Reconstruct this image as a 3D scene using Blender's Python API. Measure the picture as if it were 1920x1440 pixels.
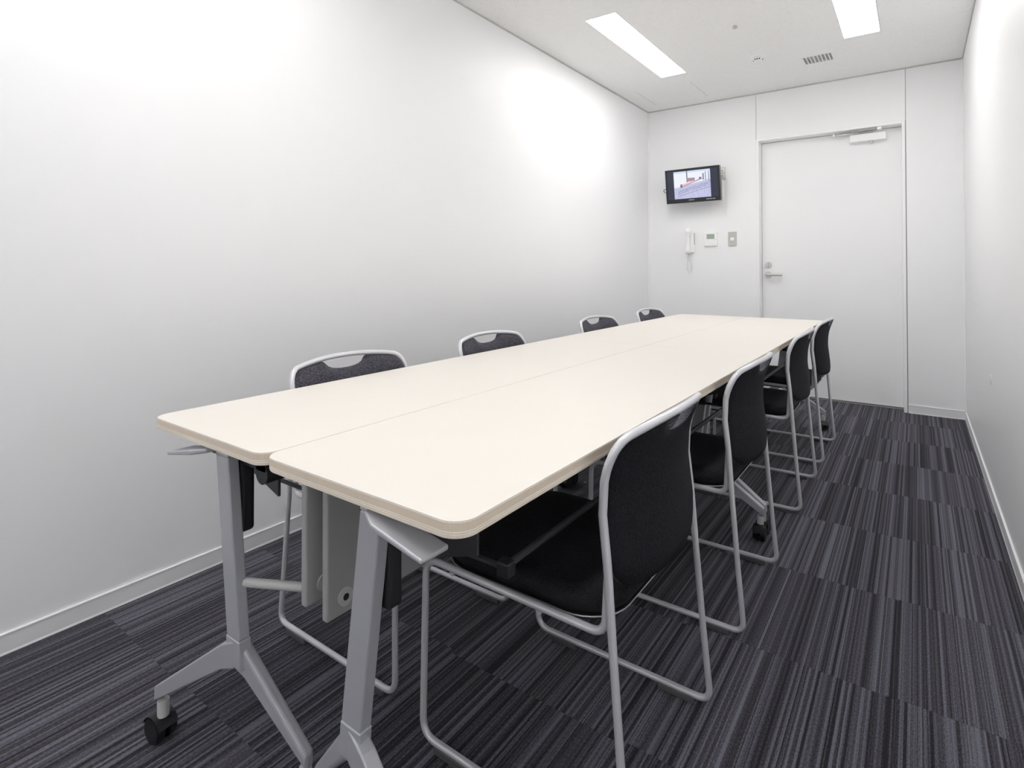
import bpy, bmesh, math, random
from mathutils import Vector, Matrix

random.seed(7)
SC = bpy.context.scene
COL = SC.collection
for ob in list(bpy.data.objects):
    bpy.data.objects.remove(ob)

# ------------------------------------------------------------------ camera, world, exposure
F_PX, W_PX = 1046.07, 1920.0
CAM_H = 1.065
cam_d = bpy.data.cameras.new('camera')
cam_d.sensor_width = 36.0
cam_d.lens = F_PX * 36.0 / W_PX
cam_d.shift_x = 0.0
cam_d.shift_y = -(720.0 - 492.9) / W_PX
cam_d.clip_start = 0.02
cam = bpy.data.objects.new('camera', cam_d)
COL.objects.link(cam)
fw = Vector((-0.58661918, 0.80979230, 0.01069377))
rt = Vector((0.80982939, 0.58666390, -0.00135123))
up = Vector((0.00736787, -0.00786747, 0.99994191))
cam.matrix_world = Matrix(((rt.x, up.x, -fw.x, 0), (rt.y, up.y, -fw.y, 0), (rt.z, up.z, -fw.z, CAM_H), (0, 0, 0, 1)))
SC.camera = cam

world = bpy.data.worlds.new('world')
SC.world = world
world.use_nodes = True
world.node_tree.nodes['Background'].inputs[0].default_value = (0.02, 0.02, 0.02, 1)
world.node_tree.nodes['Background'].inputs[1].default_value = 1.0

SC.view_settings.view_transform = 'Standard'
SC.view_settings.look = 'None'
SC.view_settings.gamma = 1.0
SC.view_settings.use_curve_mapping = False
SC.view_settings.exposure = 0.0
LAMP = 13.1                      # radiance of the fluorescent diffusers
try:
    SC.cycles.max_bounces = 20
    SC.cycles.diffuse_bounces = 14
    SC.cycles.use_denoising = True
except Exception:
    pass

# ------------------------------------------------------------------ room dimensions (metres)
XL, XR = -2.0553, 0.2785
YB, YF = 5.0504, -3.10          # wall with the door / wall behind the photographer
CEIL = 2.5528

# ------------------------------------------------------------------ materials
def nd(nt, t, x=0, y=0, **kw):
    n = nt.nodes.new(t)
    n.location = (x, y)
    for k, v in kw.items():
        setattr(n, k, v)
    return n

def mat(name, col, rough=0.5, metal=0.0, spec=0.5, bump=None, emit=None, sheen=0.0, coat=0.0, vary=None):
    m = bpy.data.materials.new(name)
    m.use_nodes = True
    nt = m.node_tree
    b = nt.nodes['Principled BSDF']
    b.inputs['Base Color'].default_value = (*col, 1)
    b.inputs['Roughness'].default_value = rough
    b.inputs['Metallic'].default_value = metal
    b.inputs['Specular IOR Level'].default_value = spec
    b.inputs['Sheen Weight'].default_value = sheen
    b.inputs['Coat Weight'].default_value = coat
    if emit:
        b.inputs['Emission Color'].default_value = (*emit[0], 1)
        b.inputs['Emission Strength'].default_value = emit[1]
    tc = nd(nt, 'ShaderNodeTexCoord', -900, 0)
    if vary:                                    # (scale, amount): faint tone variation
        n = nd(nt, 'ShaderNodeTexNoise', -700, 200)
        n.inputs['Scale'].default_value = vary[0]
        n.inputs['Detail'].default_value = 5
        nt.links.new(tc.outputs['Object'], n.inputs['Vector'])
        mx = nd(nt, 'ShaderNodeMix', -300, 200, data_type='RGBA')
        a = vary[1]
        mx.inputs[6].default_value = (*[c * (1 - a) for c in col], 1)
        mx.inputs[7].default_value = (*[min(1, c * (1 + a)) for c in col], 1)
        nt.links.new(n.outputs['Fac'], mx.inputs[0])
        nt.links.new(mx.outputs[2], b.inputs['Base Color'])
    if bump:                                    # (scale, strength, distance)
        n = nd(nt, 'ShaderNodeTexNoise', -700, -300)
        n.inputs['Scale'].default_value = bump[0]
        n.inputs['Detail'].default_value = 3
        nt.links.new(tc.outputs['Object'], n.inputs['Vector'])
        bp = nd(nt, 'ShaderNodeBump', -300, -300)
        bp.inputs['Strength'].default_value = bump[1]
        bp.inputs['Distance'].default_value = bump[2]
        nt.links.new(n.outputs['Fac'], bp.inputs['Height'])
        nt.links.new(bp.outputs['Normal'], b.inputs['Normal'])
    return m

M = {}
M['wall'] = mat('wall_paint', (0.94, 0.942, 0.952), 0.42, spec=0.35, bump=(220, 0.03, 0.001), vary=(1.3, 0.006))
M['panel'] = mat('steel_wall_panel', (0.938, 0.94, 0.948), 0.45, spec=0.35, vary=(1.5, 0.006))
M['door'] = mat('door_paint', (0.942, 0.944, 0.952), 0.45, spec=0.35, vary=(2, 0.006))
M['frame_white'] = mat('door_frame_paint', (0.95, 0.95, 0.955), 0.4, vary=(3, 0.006))
M['base'] = mat('vinyl_baseboard', (0.86, 0.862, 0.875), 0.38, vary=(4, 0.01))
M['corner'] = mat('corner_bead', (0.96, 0.96, 0.965), 0.4, vary=(4, 0.006))
M['gap'] = mat('ceiling_gap_grey', (0.58, 0.57, 0.55), 0.7, vary=(8, 0.04))
M['gap_thin'] = mat('panel_joint_grey', (0.36, 0.36, 0.36), 0.7, vary=(8, 0.04))
M['white_plastic'] = mat('white_plastic', (0.95, 0.95, 0.945), 0.35, vary=(12, 0.01))
M['ivory_plastic'] = mat('ivory_plastic', (0.72, 0.71, 0.64), 0.4, vary=(12, 0.01))
M['switch_grey'] = mat('switch_plate_grey', (0.56, 0.565, 0.53), 0.4, vary=(12, 0.01))
M['lcd'] = mat('lcd_green_grey', (0.40, 0.46, 0.39), 0.25, vary=(30, 0.02))
M['steel'] = mat('brushed_steel', (0.62, 0.62, 0.60), 0.3, metal=0.9, bump=(300, 0.05, 0.0005))
M['silver'] = mat('silver_powder_coat', (0.48, 0.485, 0.52), 0.42, metal=0.25, bump=(700, 0.04, 0.0005))
M['silver_light'] = mat('light_silver_plastic', (0.56, 0.56, 0.55), 0.42, bump=(500, 0.04, 0.0005))
M['chair_tube'] = mat('chair_tube_silver', (0.70, 0.70, 0.735), 0.34, metal=0.35, bump=(900, 0.03, 0.0004))
M['shell'] = mat('seat_shell_black', (0.028, 0.028, 0.032), 0.45, vary=(20, 0.05))
M['rim'] = mat('seat_rim_grey', (0.5, 0.5, 0.52), 0.3, metal=0.5, vary=(20, 0.02))
M['black'] = mat('black_plastic', (0.014, 0.014, 0.017), 0.42, vary=(20, 0.05))
M['black_steel'] = mat('black_steel', (0.045, 0.045, 0.05), 0.4, vary=(20, 0.05))
M['tyre'] = mat('caster_rubber', (0.012, 0.012, 0.015), 0.35, vary=(20, 0.05))
M['glide'] = mat('glide_grey_plastic', (0.10, 0.10, 0.105), 0.5, vary=(20, 0.05))
M['modesty'] = mat('modesty_panel_grey', (0.40, 0.40, 0.395), 0.55, vary=(6, 0.02))
M['laminate'] = mat('maple_laminate', (0.80, 0.758, 0.695), 0.38, spec=0.45, vary=(7, 0.012), bump=(260, 0.02, 0.0004))
M['ply_tan'] = mat('ply_edge_tan', (0.78, 0.67, 0.54), 0.5, vary=(60, 0.05))
M['ply_pale'] = mat('ply_edge_pale', (0.97, 0.91, 0.81), 0.5, vary=(60, 0.05))
M['ply_dark'] = mat('ply_edge_brown', (0.36, 0.27, 0.19), 0.5, vary=(60, 0.05))
M['lamp'] = mat('fluorescent_diffuser', (0.9, 0.9, 0.9), 0.5, emit=((1.0, 0.995, 0.985), LAMP))
M['housing'] = mat('lamp_housing_white', (0.94, 0.94, 0.93), 0.4, vary=(6, 0.01))
M['vent_dark'] = mat('vent_slot_grey', (0.46, 0.45, 0.44), 0.6, vary=(20, 0.04))
M['hole'] = mat('dark_hole', (0.02, 0.02, 0.02), 0.6, vary=(20, 0.1))
M['tv_body'] = mat('tv_gloss_black', (0.016, 0.017, 0.022), 0.12, vary=(10, 0.05))
M['tv_glow'] = mat('tv_screen_faint_glow', (0.012, 0.014, 0.022), 0.08, emit=((0.05, 0.06, 0.11), 0.35), vary=(10, 0.05))  # dark screen around the picture, given a faint bluish emission
M['mark'] = mat('bezel_print_white', (0.75, 0.75, 0.75), 0.5, vary=(40, 0.02))

def make_ceiling_mat():
    m = mat('rockwool_ceiling', (0.952, 0.95, 0.938), 0.85, spec=0.15)
    nt = m.node_tree
    b = nt.nodes['Principled BSDF']
    tc = nd(nt, 'ShaderNodeTexCoord', -1100, 0)
    n1 = nd(nt, 'ShaderNodeTexNoise', -900, 100)
    n1.inputs['Scale'].default_value = 95
    n1.inputs['Detail'].default_value = 6
    n1.inputs['Roughness'].default_value = 0.7
    nt.links.new(tc.outputs['Object'], n1.inputs['Vector'])
    cr = nd(nt, 'ShaderNodeValToRGB', -650, 100)
    cr.color_ramp.elements[0].position = 0.33
    cr.color_ramp.elements[0].color = (0.86, 0.85, 0.83, 1)
    cr.color_ramp.elements[1].position = 0.46
    cr.color_ramp.elements[1].color = (0.952, 0.95, 0.938, 1)
    nt.links.new(n1.outputs['Fac'], cr.inputs['Fac'])
    nt.links.new(cr.outputs['Color'], b.inputs['Base Color'])
    bp = nd(nt, 'ShaderNodeBump', -350, -200)
    bp.inputs['Strength'].default_value = 0.25
    bp.inputs['Distance'].default_value = 0.003
    nt.links.new(n1.outputs['Fac'], bp.inputs['Height'])
    nt.links.new(bp.outputs['Normal'], b.inputs['Normal'])
    return m
M['ceiling'] = make_ceiling_mat()

def make_carpet():
    m = bpy.data.materials.new('striped_carpet_tile')
    m.use_nodes = True
    nt = m.node_tree
    L = nt.links.new
    b = nt.nodes['Principled BSDF']
    b.inputs['Roughness'].default_value = 0.95
    b.inputs['Specular IOR Level'].default_value = 0.1
    b.inputs['Sheen Weight'].default_value = 0.06
    b.inputs['Sheen Roughness'].default_value = 0.6
    tc = nd(nt, 'ShaderNodeTexCoord', -1800, 0)
    oi = nd(nt, 'ShaderNodeObjectInfo', -1800, -300)
    sx = nd(nt, 'ShaderNodeSeparateXYZ', -1600, 0)
    L(tc.outputs['Object'], sx.inputs[0])

    def math_n(op, a, bb, x, y):
        n = nd(nt, 'ShaderNodeMath', x, y, operation=op)
        for i, v in enumerate((a, bb)):
            if v is None:
                continue
            if isinstance(v, (int, float)):
                n.inputs[i].default_value = v
            else:
                L(v, n.inputs[i])
        return n.outputs[0]
    rnd = math_n('MULTIPLY', oi.outputs['Random'], 977.0, -1600, -300)

    # yarn wobble across the stripe direction so that the lines are not ruler-straight
    wob = nd(nt, 'ShaderNodeTexNoise', -1600, 250)
    wob.inputs['Scale'].default_value = 9
    L(tc.outputs['Object'], wob.inputs['Vector'])
    wx = math_n('MULTIPLY_ADD', wob.outputs['Fac'], 0.0016, -1400, 200)
    L(sx.outputs['X'], wx.node.inputs[2])

    def stripes(width, salt, y):
        s = math_n('DIVIDE', wx, width, -1200, y)
        s = math_n('FLOOR', s, None, -1050, y)
        s = math_n('ADD', s, rnd, -900, y)
        s = math_n('ADD', s, salt, -820, y)
        w = nd(nt, 'ShaderNodeTexWhiteNoise', -700, y, noise_dimensions='1D')
        L(s, w.inputs['W'])
        return w
    a, c, d = stripes(0.0031, 13.7, 300), stripes(0.0070, 71.3, 100), stripes(0.016, 5.9, -100)
    v = math_n('MULTIPLY', a.outputs['Value'], 0.36, -500, 300)
    v2 = math_n('MULTIPLY', c.outputs['Value'], 0.44, -500, 150)
    v3 = math_n('MULTIPLY', d.outputs['Value'], 0.20, -500, 0)
    v = math_n('ADD', v, v2, -350, 250)
    v = math_n('ADD', v, v3, -250, 200)
    # loop texture
    mp = nd(nt, 'ShaderNodeMapping', -1400, -500)
    mp.inputs['Scale'].default_value = (330, 150, 1)
    L(tc.outputs['Object'], mp.inputs['Vector'])
    ln = nd(nt, 'ShaderNodeTexNoise', -1200, -500)
    ln.inputs['Scale'].default_value = 1.0
    ln.inputs['Detail'].default_value = 2
    L(mp.outputs['Vector'], ln.inputs['Vector'])
    lo = math_n('MULTIPLY_ADD', ln.outputs['Fac'], 0.70, -350, -100)
    lo.node.inputs[2].default_value = -0.35
    v = math_n('ADD', v, lo, -150, 150)
    cr = nd(nt, 'ShaderNodeValToRGB', 0, 200)
    e = cr.color_ramp.elements
    e[0].position, e[0].color = 0.20, (0.016, 0.0155, 0.021, 1)
    e[1].position, e[1].color = 0.82, (0.165, 0.161, 0.190, 1)
    e2 = cr.color_ramp.elements.new(0.50)
    e2.color = (0.066, 0.064, 0.078, 1)
    L(v, cr.inputs['Fac'])
    # slight hue change from yarn to yarn
    hs = nd(nt, 'ShaderNodeMix', 250, 200, data_type='RGBA', blend_type='MULTIPLY')
    hs.inputs[0].default_value = 0.28
    cr2 = nd(nt, 'ShaderNodeValToRGB', 0, -100)
    f = cr2.color_ramp.elements
    f[0].position, f[0].color = 0.0, (1.0, 0.86, 0.70, 1)
    f[1].position, f[1].color = 1.0, (0.72, 0.86, 1.0, 1)
    f2 = cr2.color_ramp.elements.new(0.5)
    f2.color = (1, 0.95, 1, 1)
    L(c.outputs['Value'], cr2.inputs['Fac'])
    L(cr.outputs['Color'], hs.inputs[6])
    L(cr2.outputs['Color'], hs.inputs[7])
    L(hs.outputs[2], b.inputs['Base Color'])
    bp = nd(nt, 'ShaderNodeBump', 250, -300)
    bp.inputs['Strength'].default_value = 0.6
    bp.inputs['Distance'].default_value = 0.002
    L(v, bp.inputs['Height'])
    L(bp.outputs['Normal'], b.inputs['Normal'])
    b.location = (500, 200)
    return m
M['carpet'] = make_carpet()

def make_fabric(name, col, scale, sheen=0.05):
    m = mat(name, col, 0.75, spec=0.2, sheen=sheen)
    nt = m.node_tree
    L = nt.links.new
    b = nt.nodes['Principled BSDF']
    tc = nd(nt, 'ShaderNodeTexCoord', -1000, -200)
    vo = nd(nt, 'ShaderNodeTexVoronoi', -800, -200)
    vo.inputs['Scale'].default_value = scale
    L(tc.outputs['Object'], vo.inputs['Vector'])
    cr = nd(nt, 'ShaderNodeValToRGB', -550, 100)
    cr.color_ramp.elements[0].position = 0.1
    cr.color_ramp.elements[0].color = (*[c * 1.6 for c in col], 1)
    cr.color_ramp.elements[1].position = 0.6
    cr.color_ramp.elements[1].color = (*[c * 0.5 for c in col], 1)
    L(vo.outputs['Distance'], cr.inputs['Fac'])
    L(cr.outputs['Color'], b.inputs['Base Color'])
    bp = nd(nt, 'ShaderNodeBump', -300, -300)
    bp.inputs['Strength'].default_value = 0.5
    bp.inputs['Distance'].default_value = 0.0015
    bp.invert = True
    L(vo.outputs['Distance'], bp.inputs['Height'])
    L(bp.outputs['Normal'], b.inputs['Normal'])
    return m
M['mesh_fabric'] = make_fabric('charcoal_mesh_fabric', (0.080, 0.078, 0.097), 210)
M['seat_fabric'] = make_fabric('charcoal_seat_fabric', (0.017, 0.017, 0.023), 300, 0.03)
M['back_cloth'] = make_fabric('charcoal_back_cloth', (0.0125, 0.012, 0.0175), 200, 0.0)

# ------------------------------------------------------------------ geometry helpers
def add_box(bm, x0, x1, y0, y1, z0, z1, mi=0):
    v = [bm.verts.new((x, y, z)) for x in (x0, x1) for y in (y0, y1) for z in (z0, z1)]
    fs = []
    for idx in ((0, 1, 3, 2), (4, 6, 7, 5), (0, 4, 5, 1), (2, 3, 7, 6), (0, 2, 6, 4), (1, 5, 7, 3)):
        f = bm.faces.new([v[i] for i in idx])
        f.material_index = mi
        fs.append(f)
    return v, fs

def bevel_all(bm, w, seg=2):
    bmesh.ops.remove_doubles(bm, verts=bm.verts, dist=1e-6)
    bmesh.ops.recalc_face_normals(bm, faces=bm.faces)
    es = [e for e in bm.edges if len(e.link_faces) == 2 and e.calc_face_angle(0) > 0.5]
    bmesh.ops.bevel(bm, geom=es, offset=w, segments=seg, affect='EDGES', profile=0.5, clamp_overlap=True)

def add_hexa(bm, a, b):
    """loft between two quads (4 points each)"""
    va = [bm.verts.new(p) for p in a]
    vb = [bm.verts.new(p) for p in b]
    bm.faces.new(va)
    bm.faces.new(vb[::-1])
    for i in range(4):
        j = (i + 1) % 4
        bm.faces.new((va[j], va[i], vb[i], vb[j]))

def add_cyl(bm, p0, p1, r0, r1=None, n=16, mi=0, caps=True):
    r1 = r0 if r1 is None else r1
    p0, p1 = Vector(p0), Vector(p1)
    d = (p1 - p0).normalized()
    t = Vector((0, 0, 1)) if abs(d.z) < 0.9 else Vector((1, 0, 0))
    a = d.cross(t).normalized()
    b = d.cross(a)
    A, B = [], []
    for i in range(n):
        th = 2 * math.pi * i / n
        o = a * math.cos(th) + b * math.sin(th)
        A.append(bm.verts.new(p0 + o * r0))
        B.append(bm.verts.new(p1 + o * r1))
    for i in range(n):
        j = (i + 1) % n
        f = bm.faces.new((A[i], A[j], B[j], B[i]))
        f.smooth = True
        f.material_index = mi
    if caps:
        bm.faces.new([bm.verts.new(v.co) for v in A[::-1]]).material_index = mi
        bm.faces.new([bm.verts.new(v.co) for v in B]).material_index = mi

def fillet_path(pts, rad, seg=7):
    """polyline with rounded corners; pts may carry their own radius as (p, r)"""
    P, R = [], []
    for p in pts:
        if len(p) == 2:
            P.append(Vector(p[0])); R.append(p[1])
        else:
            P.append(Vector(p)); R.append(rad)
    out = [P[0]]
    for i in range(1, len(P) - 1):
        a, b, c = P[i - 1], P[i], P[i + 1]
        u, w = (a - b), (c - b)
        lu, lw = u.length, w.length
        u.normalize(); w.normalize()
        ang = u.angle(w)
        if ang > math.pi - 0.02 or R[i] <= 0:
            out.append(b)
            continue
        t = min(R[i] / math.tan(ang / 2), lu * 0.48, lw * 0.48)
        s, e = b + u * t, b + w * t
        for k in range(seg + 1):
            q = k / seg
            out.append(s * (1 - q) ** 2 + b * 2 * q * (1 - q) + e * q ** 2)
    out.append(P[-1])
    return out

def add_tube(bm, path, r, n=10, caps=True):
    path = [Vector(p) for p in path]
    rings = []
    prev = None
    for i, p in enumerate(path):
        if i == 0:
            d = path[1] - p
        elif i == len(path) - 1:
            d = p - path[i - 1]
        else:
            d = (path[i + 1] - p).normalized() + (p - path[i - 1]).normalized()
        d.normalize()
        if prev is None:
            t = Vector((0, 0, 1)) if abs(d.z) < 0.9 else Vector((1, 0, 0))
            a = d.cross(t).normalized()
        else:
            a = (prev - d * prev.dot(d)).normalized()
        prev = a
        b = d.cross(a)
        rings.append([bm.verts.new(p + (a * math.cos(2 * math.pi * k / n) + b * math.sin(2 * math.pi * k / n)) * r) for k in range(n)])
    for A, B in zip(rings, rings[1:]):
        for k in range(n):
            j = (k + 1) % n
            bm.faces.new((A[k], A[j], B[j], B[k])).smooth = True
    if caps:
        bm.faces.new([bm.verts.new(v.co) for v in rings[0][::-1]])
        bm.faces.new([bm.verts.new(v.co) for v in rings[-1]])

def mesh_from(bm, name, mats):
    bmesh.ops.recalc_face_normals(bm, faces=bm.faces)
    me = bpy.data.meshes.new(name)
    bm.to_mesh(me)
    bm.free()
    for m in (mats if isinstance(mats, (list, tuple)) else [mats]):
        me.materials.append(m)
    return me

def obj(name, bm, mats, parent=None, loc=None, rotz=0.0):
    me = mesh_from(bm, name, mats) if isinstance(bm, bmesh.types.BMesh) else bm
    o = bpy.data.objects.new(name, me)
    COL.objects.link(o)
    if parent:
        o.parent = parent
    if loc:
        o.location = loc
    o.rotation_euler = (0, 0, rotz)
    return o

def empty(name, loc=(0, 0, 0), rotz=0.0):
    o = bpy.data.objects.new(name, None)
    o.empty_display_size = 0.1
    COL.objects.link(o)
    o.location = loc
    o.rotation_euler = (0, 0, rotz)
    return o

def tag(o, label, cat, group=None):
    o['label'] = label
    o['category'] = cat
    if group:
        o['group'] = group
    return o

def struct(o, label=None, cat=None):
    o['kind'] = 'structure'
    if label:
        o['label'] = label
    if cat:
        o['category'] = cat
    return o

def box_obj(name, x0, x1, y0, y1, z0, z1, m, parent=None, bev=0.0, seg=2):
    bm = bmesh.new()
    add_box(bm, x0, x1, y0, y1, z0, z1)
    if bev:
        bevel_all(bm, bev, seg)
    return obj(name, bm, m, parent)

def copy_tree(o, parent=None):
    c = o.copy()
    COL.objects.link(c)
    c.parent = parent
    for ch in list(o.children):
        copy_tree(ch, c)
    return c

def slab_holes(name, ax, rng0, rng1, lo, hi, holes, m):
    """slab normal to axis `ax`, spanning rng0 x rng1 in the other two axes, with rectangular holes (a0,a1,b0,b1)"""
    A = sorted({*rng0, *[h[0] for h in holes], *[h[1] for h in holes]})
    B = sorted({*rng1, *[h[2] for h in holes], *[h[3] for h in holes]})
    bm = bmesh.new()
    na, nb = len(A) - 1, len(B) - 1
    solid = {}
    for i in range(na):
        for j in range(nb):
            ca, cb = (A[i] + A[i + 1]) / 2, (B[j] + B[j + 1]) / 2
            solid[i, j] = not any(h[0] < ca < h[1] and h[2] < cb < h[3] for h in holes)
    def P(a, b, c):
        return {2: (a, b, c), 1: (a, c, b), 0: (c, a, b)}[ax]
    vc = {}
    def V(i, j, k):
        if (i, j, k) not in vc:
            vc[i, j, k] = bm.verts.new(P(A[i], B[j], (lo, hi)[k]))
        return vc[i, j, k]
    for (i, j), s in solid.items():
        if not s:
            continue
        for k in (0, 1):
            bm.faces.new([V(i, j, k), V(i + 1, j, k), V(i + 1, j + 1, k), V(i, j + 1, k)])
        for di, dj, e in ((-1, 0, ((0, 0), (0, 1))), (1, 0, ((1, 0), (1, 1))), (0, -1, ((0, 0), (1, 0))), (0, 1, ((0, 1), (1, 1)))):
            if not solid.get((i + di, j + dj), False):
                (a0, b0), (a1, b1) = e
                bm.faces.new([V(i + a0, j + b0, 0), V(i + a1, j + b1, 0), V(i + a1, j + b1, 1), V(i + a0, j + b0, 1)])
    return obj(name, bm, m)

# ------------------------------------------------------------------ the room
LIGHTS = [(-1.602, -1.398, 2.955, 4.196), (-0.372, -0.168, 2.938, 4.178),
          (-1.602, -1.398, 0.06, 1.30), (-0.372, -0.168, 0.06, 1.30),
          (-1.602, -1.398, -2.76, -1.52), (-0.372, -0.168, -2.76, -1.52)]  # unseen rear pair, added to brighten surfaces that face the camera
HATCH = (-1.905, -1.445, 4.415, 4.875)
VENT = (-0.644, -0.461, 4.383, 4.545)
DOOR = (-1.074, -0.080, 0.0, 2.143)
REVEAL = 0.105

floor = box_obj('floor', XL - 0.1, XR + 0.1, YF - 0.1, YB + 0.2, -0.12, -0.006, M['gap_thin'])
struct(floor)
ceiling = slab_holes('ceiling', 2, (XL - 0.1, XR + 0.1), (YF - 0.1, YB + 0.1), CEIL, CEIL + 0.06,
                     [*LIGHTS, HATCH, VENT], M['ceiling'])
struct(ceiling)
struct(box_obj('wall_left', XL - 0.1, XL, YF - 0.1, YB + 0.1, -0.006, CEIL, M['wall']))
struct(box_obj('wall_right', XR, XR + 0.1, YF - 0.1, YB + 0.1, -0.006, CEIL, M['wall']))
struct(box_obj('wall_front', XL, XR, YF - 0.1, YF, -0.006, CEIL, M['wall']))

# carpet tiles, 50 cm, laid in rows (stripes run along the room)
TS, TY0, TX0 = 0.5, 2.180, -0.052
def tile_mesh(w, d, ox, oy):
    bm = bmesh.new()
    v, fs = add_box(bm, ox, ox + w, oy, oy + d, -0.006, 0.0)
    return mesh_from(bm, 'carpet_tile', M['carpet'])
tcache = {}
def cuts(lo, hi, origin, step):
    k = math.floor((lo - origin) / step)
    out = []
    while origin + k * step < hi - 1e-4:
        a, b = max(lo, origin + k * step), min(hi, origin + (k + 1) * step)
        if b - a > 0.004:
            out.append((a, b, origin + k * step))
        k += 1
    return out
for i, (x0, x1, xo) in enumerate(cuts(XL, XR, TX0, TS)):
    # neighbouring columns are laid a little out of step
    shift = (0.0, 0.006, -0.008, 0.004, 0.010, -0.004)[i % 6]
    for (y0, y1, yo) in cuts(YF, YB + REVEAL + 0.05, TY0 + shift, 0.504):
        if y1 > YB and (x1 < DOOR[0] or x0 > DOOR[1]):
            y1 = YB
        g = 0.0004
        key = tuple(round(q, 4) for q in (x1 - x0, y1 - y0, x0 - xo, y0 - yo))
        if key not in tcache:
            tcache[key] = tile_mesh(x1 - x0 - g, y1 - y0 - g, x0 - xo + g / 2, y0 - yo + g / 2)
        obj('carpet_tile', tcache[key], None, floor, (xo, yo, 0))

# back wall: backing slab with three steel panels and the door opening
wb = slab_holes('wall_back', 1, (XL, XR), (-0.006, CEIL), YB + 0.012, YB + 0.2, [(DOOR[0] - 0.021, DOOR[1] + 0.021, -0.006, DOOR[3] + 0.021)], M['gap_thin'])
struct(wb)
SEAM1, SEAM2 = -1.0945, -0.0555
def panel(x0, x1, z0, z1):
    return box_obj('wall_panel', x0, x1, YB, YB + 0.012, z0, z1, M['panel'], wb, 0.0012, 1)
panel(XL, SEAM1 - 0.0014, 0, CEIL)
panel(SEAM1 + 0.0014, SEAM2 - 0.0014, DOOR[3] + 0.0215, CEIL)
panel(SEAM2 + 0.0014, XR, 0, CEIL)

# baseboards with a rounded top lip
def baseboard(name, pts, h=0.058, t=0.006):
    """pts: wall line start, end, inward normal"""
    (a, b, nrm) = pts
    a, b, nrm = Vector(a), Vector(b), Vector(nrm)
    prof = [(0, 0), (t + 0.002, 0), (t, 0.006), (t, h - 0.006), (t + 0.0015, h - 0.004), (t + 0.001, h - 0.001), (0.001, h), (0, h)]
    bm = bmesh.new()
    A = [bm.verts.new(a + nrm * p[0] + Vector((0, 0, p[1]))) for p in prof]
    B = [bm.verts.new(b + nrm * p[0] + Vector((0, 0, p[1]))) for p in prof]
    bm.faces.new(A); bm.faces.new(B[::-1])
    for i in range(len(prof)):
        j = (i + 1) % len(prof)
        bm.faces.new((A[i], A[j], B[j], B[i]))
    return struct(obj(name, bm, M['base']))
baseboard('baseboard_left', ((XL, YF, 0), (XL, YB, 0), (1, 0, 0)))
baseboard('baseboard_right', ((XR, YF, 0), (XR, YB - 0.007, 0), (-1, 0, 0)))
bbb = baseboard('baseboard_back', ((SEAM2 + 0.004, YB, 0), (XR, YB, 0), (0, -1, 0)), 0.062)
baseboard('baseboard_back_left', ((XL + 0.007, YB, 0), (SEAM1 - 0.004, YB, 0), (0, -1, 0)), 0.062)
o = box_obj('corner_block', XR - 0.041, XR - 0.0075, YB - 0.011, YB - 0.0085, 0.0005, 0.012, M['white_plastic'], bbb, 0.001, 1)

# shadow-gap strips under the ceiling and corner beads
gh = 0.009
struct(box_obj('trim_1', XL, XL + 0.006, YF, YB, CEIL - gh, CEIL - 0.0005, M['gap']))
struct(box_obj('trim_2', XR - 0.006, XR, YF, YB, CEIL - gh, CEIL - 0.0005, M['gap']))
struct(box_obj('trim_3', XL + 0.006, XR - 0.006, YB - 0.006, YB, CEIL - gh, CEIL - 0.0005, M['gap']))
struct(box_obj('trim_4', XL, XL + 0.012, YB - 0.012, YB, 0.062, CEIL - gh, M['corner'], bev=0.003))
struct(box_obj('trim_5', XR - 0.012, XR, YB - 0.012, YB, 0.062, CEIL - gh, M['corner'], bev=0.003))

# ------------------------------------------------------------------ door
door = struct(empty('door_1', ((DOOR[0] + DOOR[1]) / 2, YB, 0)))
door['label'] = 'plain white steel door recessed in white frame'
def dpart(name, x0, x1, y0, y1, z0, z1, m, parent=None, bev=0.0015):
    b = box_obj(name, x0, x1, y0, y1, z0, z1, m, None, bev, 1)
    par = parent or door
    b.parent = par
    b.matrix_parent_inverse = Matrix.Translation(-Vector(door.location))
    return b
fwid = 0.021
yl = YB + REVEAL                              # face of the leaf
dpart('door_jamb', DOOR[0] - fwid, DOOR[0], YB - 0.004, yl + 0.05, 0, DOOR[3] + fwid, M['frame_white'])
dpart('door_jamb', DOOR[1], DOOR[1] + fwid, YB - 0.004, yl + 0.05, 0, DOOR[3] + fwid, M['frame_white'])
dpart('door_head', DOOR[0], DOOR[1], YB - 0.004, yl + 0.05, DOOR[3], DOOR[3] + fwid, M['frame_white'])
leaf = dpart('door_leaf', DOOR[0] + 0.002, DOOR[1] - 0.002, yl, yl + 0.04, 0.012, DOOR[3] - 0.004, M['door'])
dpart('threshold', DOOR[0], DOOR[1], yl - 0.012, yl + 0.05, 0.0, 0.006, M['steel'], bev=0.001)
def sub(name, bm, m, parent=None):
    o = obj(name, bm, m, parent or door)
    o.matrix_parent_inverse = Matrix.Translation(-Vector(door.location))
    return o
for z in (0.28, 1.07, 1.86):
    bm = bmesh.new(); add_cyl(bm, (DOOR[1] - 0.002, yl - 0.006, z - 0.05), (DOOR[1] - 0.002, yl - 0.006, z + 0.05), 0.006, n=10)
    sub('hinge', bm, M['frame_white'])
# thumb-turn lock
lx, lz = -1.024, 1.095
bm = bmesh.new()
add_cyl(bm, (lx, yl - 0.008, lz), (lx, yl, lz), 0.026, 0.028, 24)
bevel_all(bm, 0.002, 1)
lock = sub('lock', bm, M['steel'])
bm = bmesh.new()
add_box(bm, lx - 0.005, lx + 0.005, yl - 0.028, yl - 0.007, lz - 0.02, lz + 0.02)
bevel_all(bm, 0.003, 2)
t_ = obj('thumb_turn', bm, M['steel'], lock)
t_.matrix_parent_inverse = Matrix.Identity(4)
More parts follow.
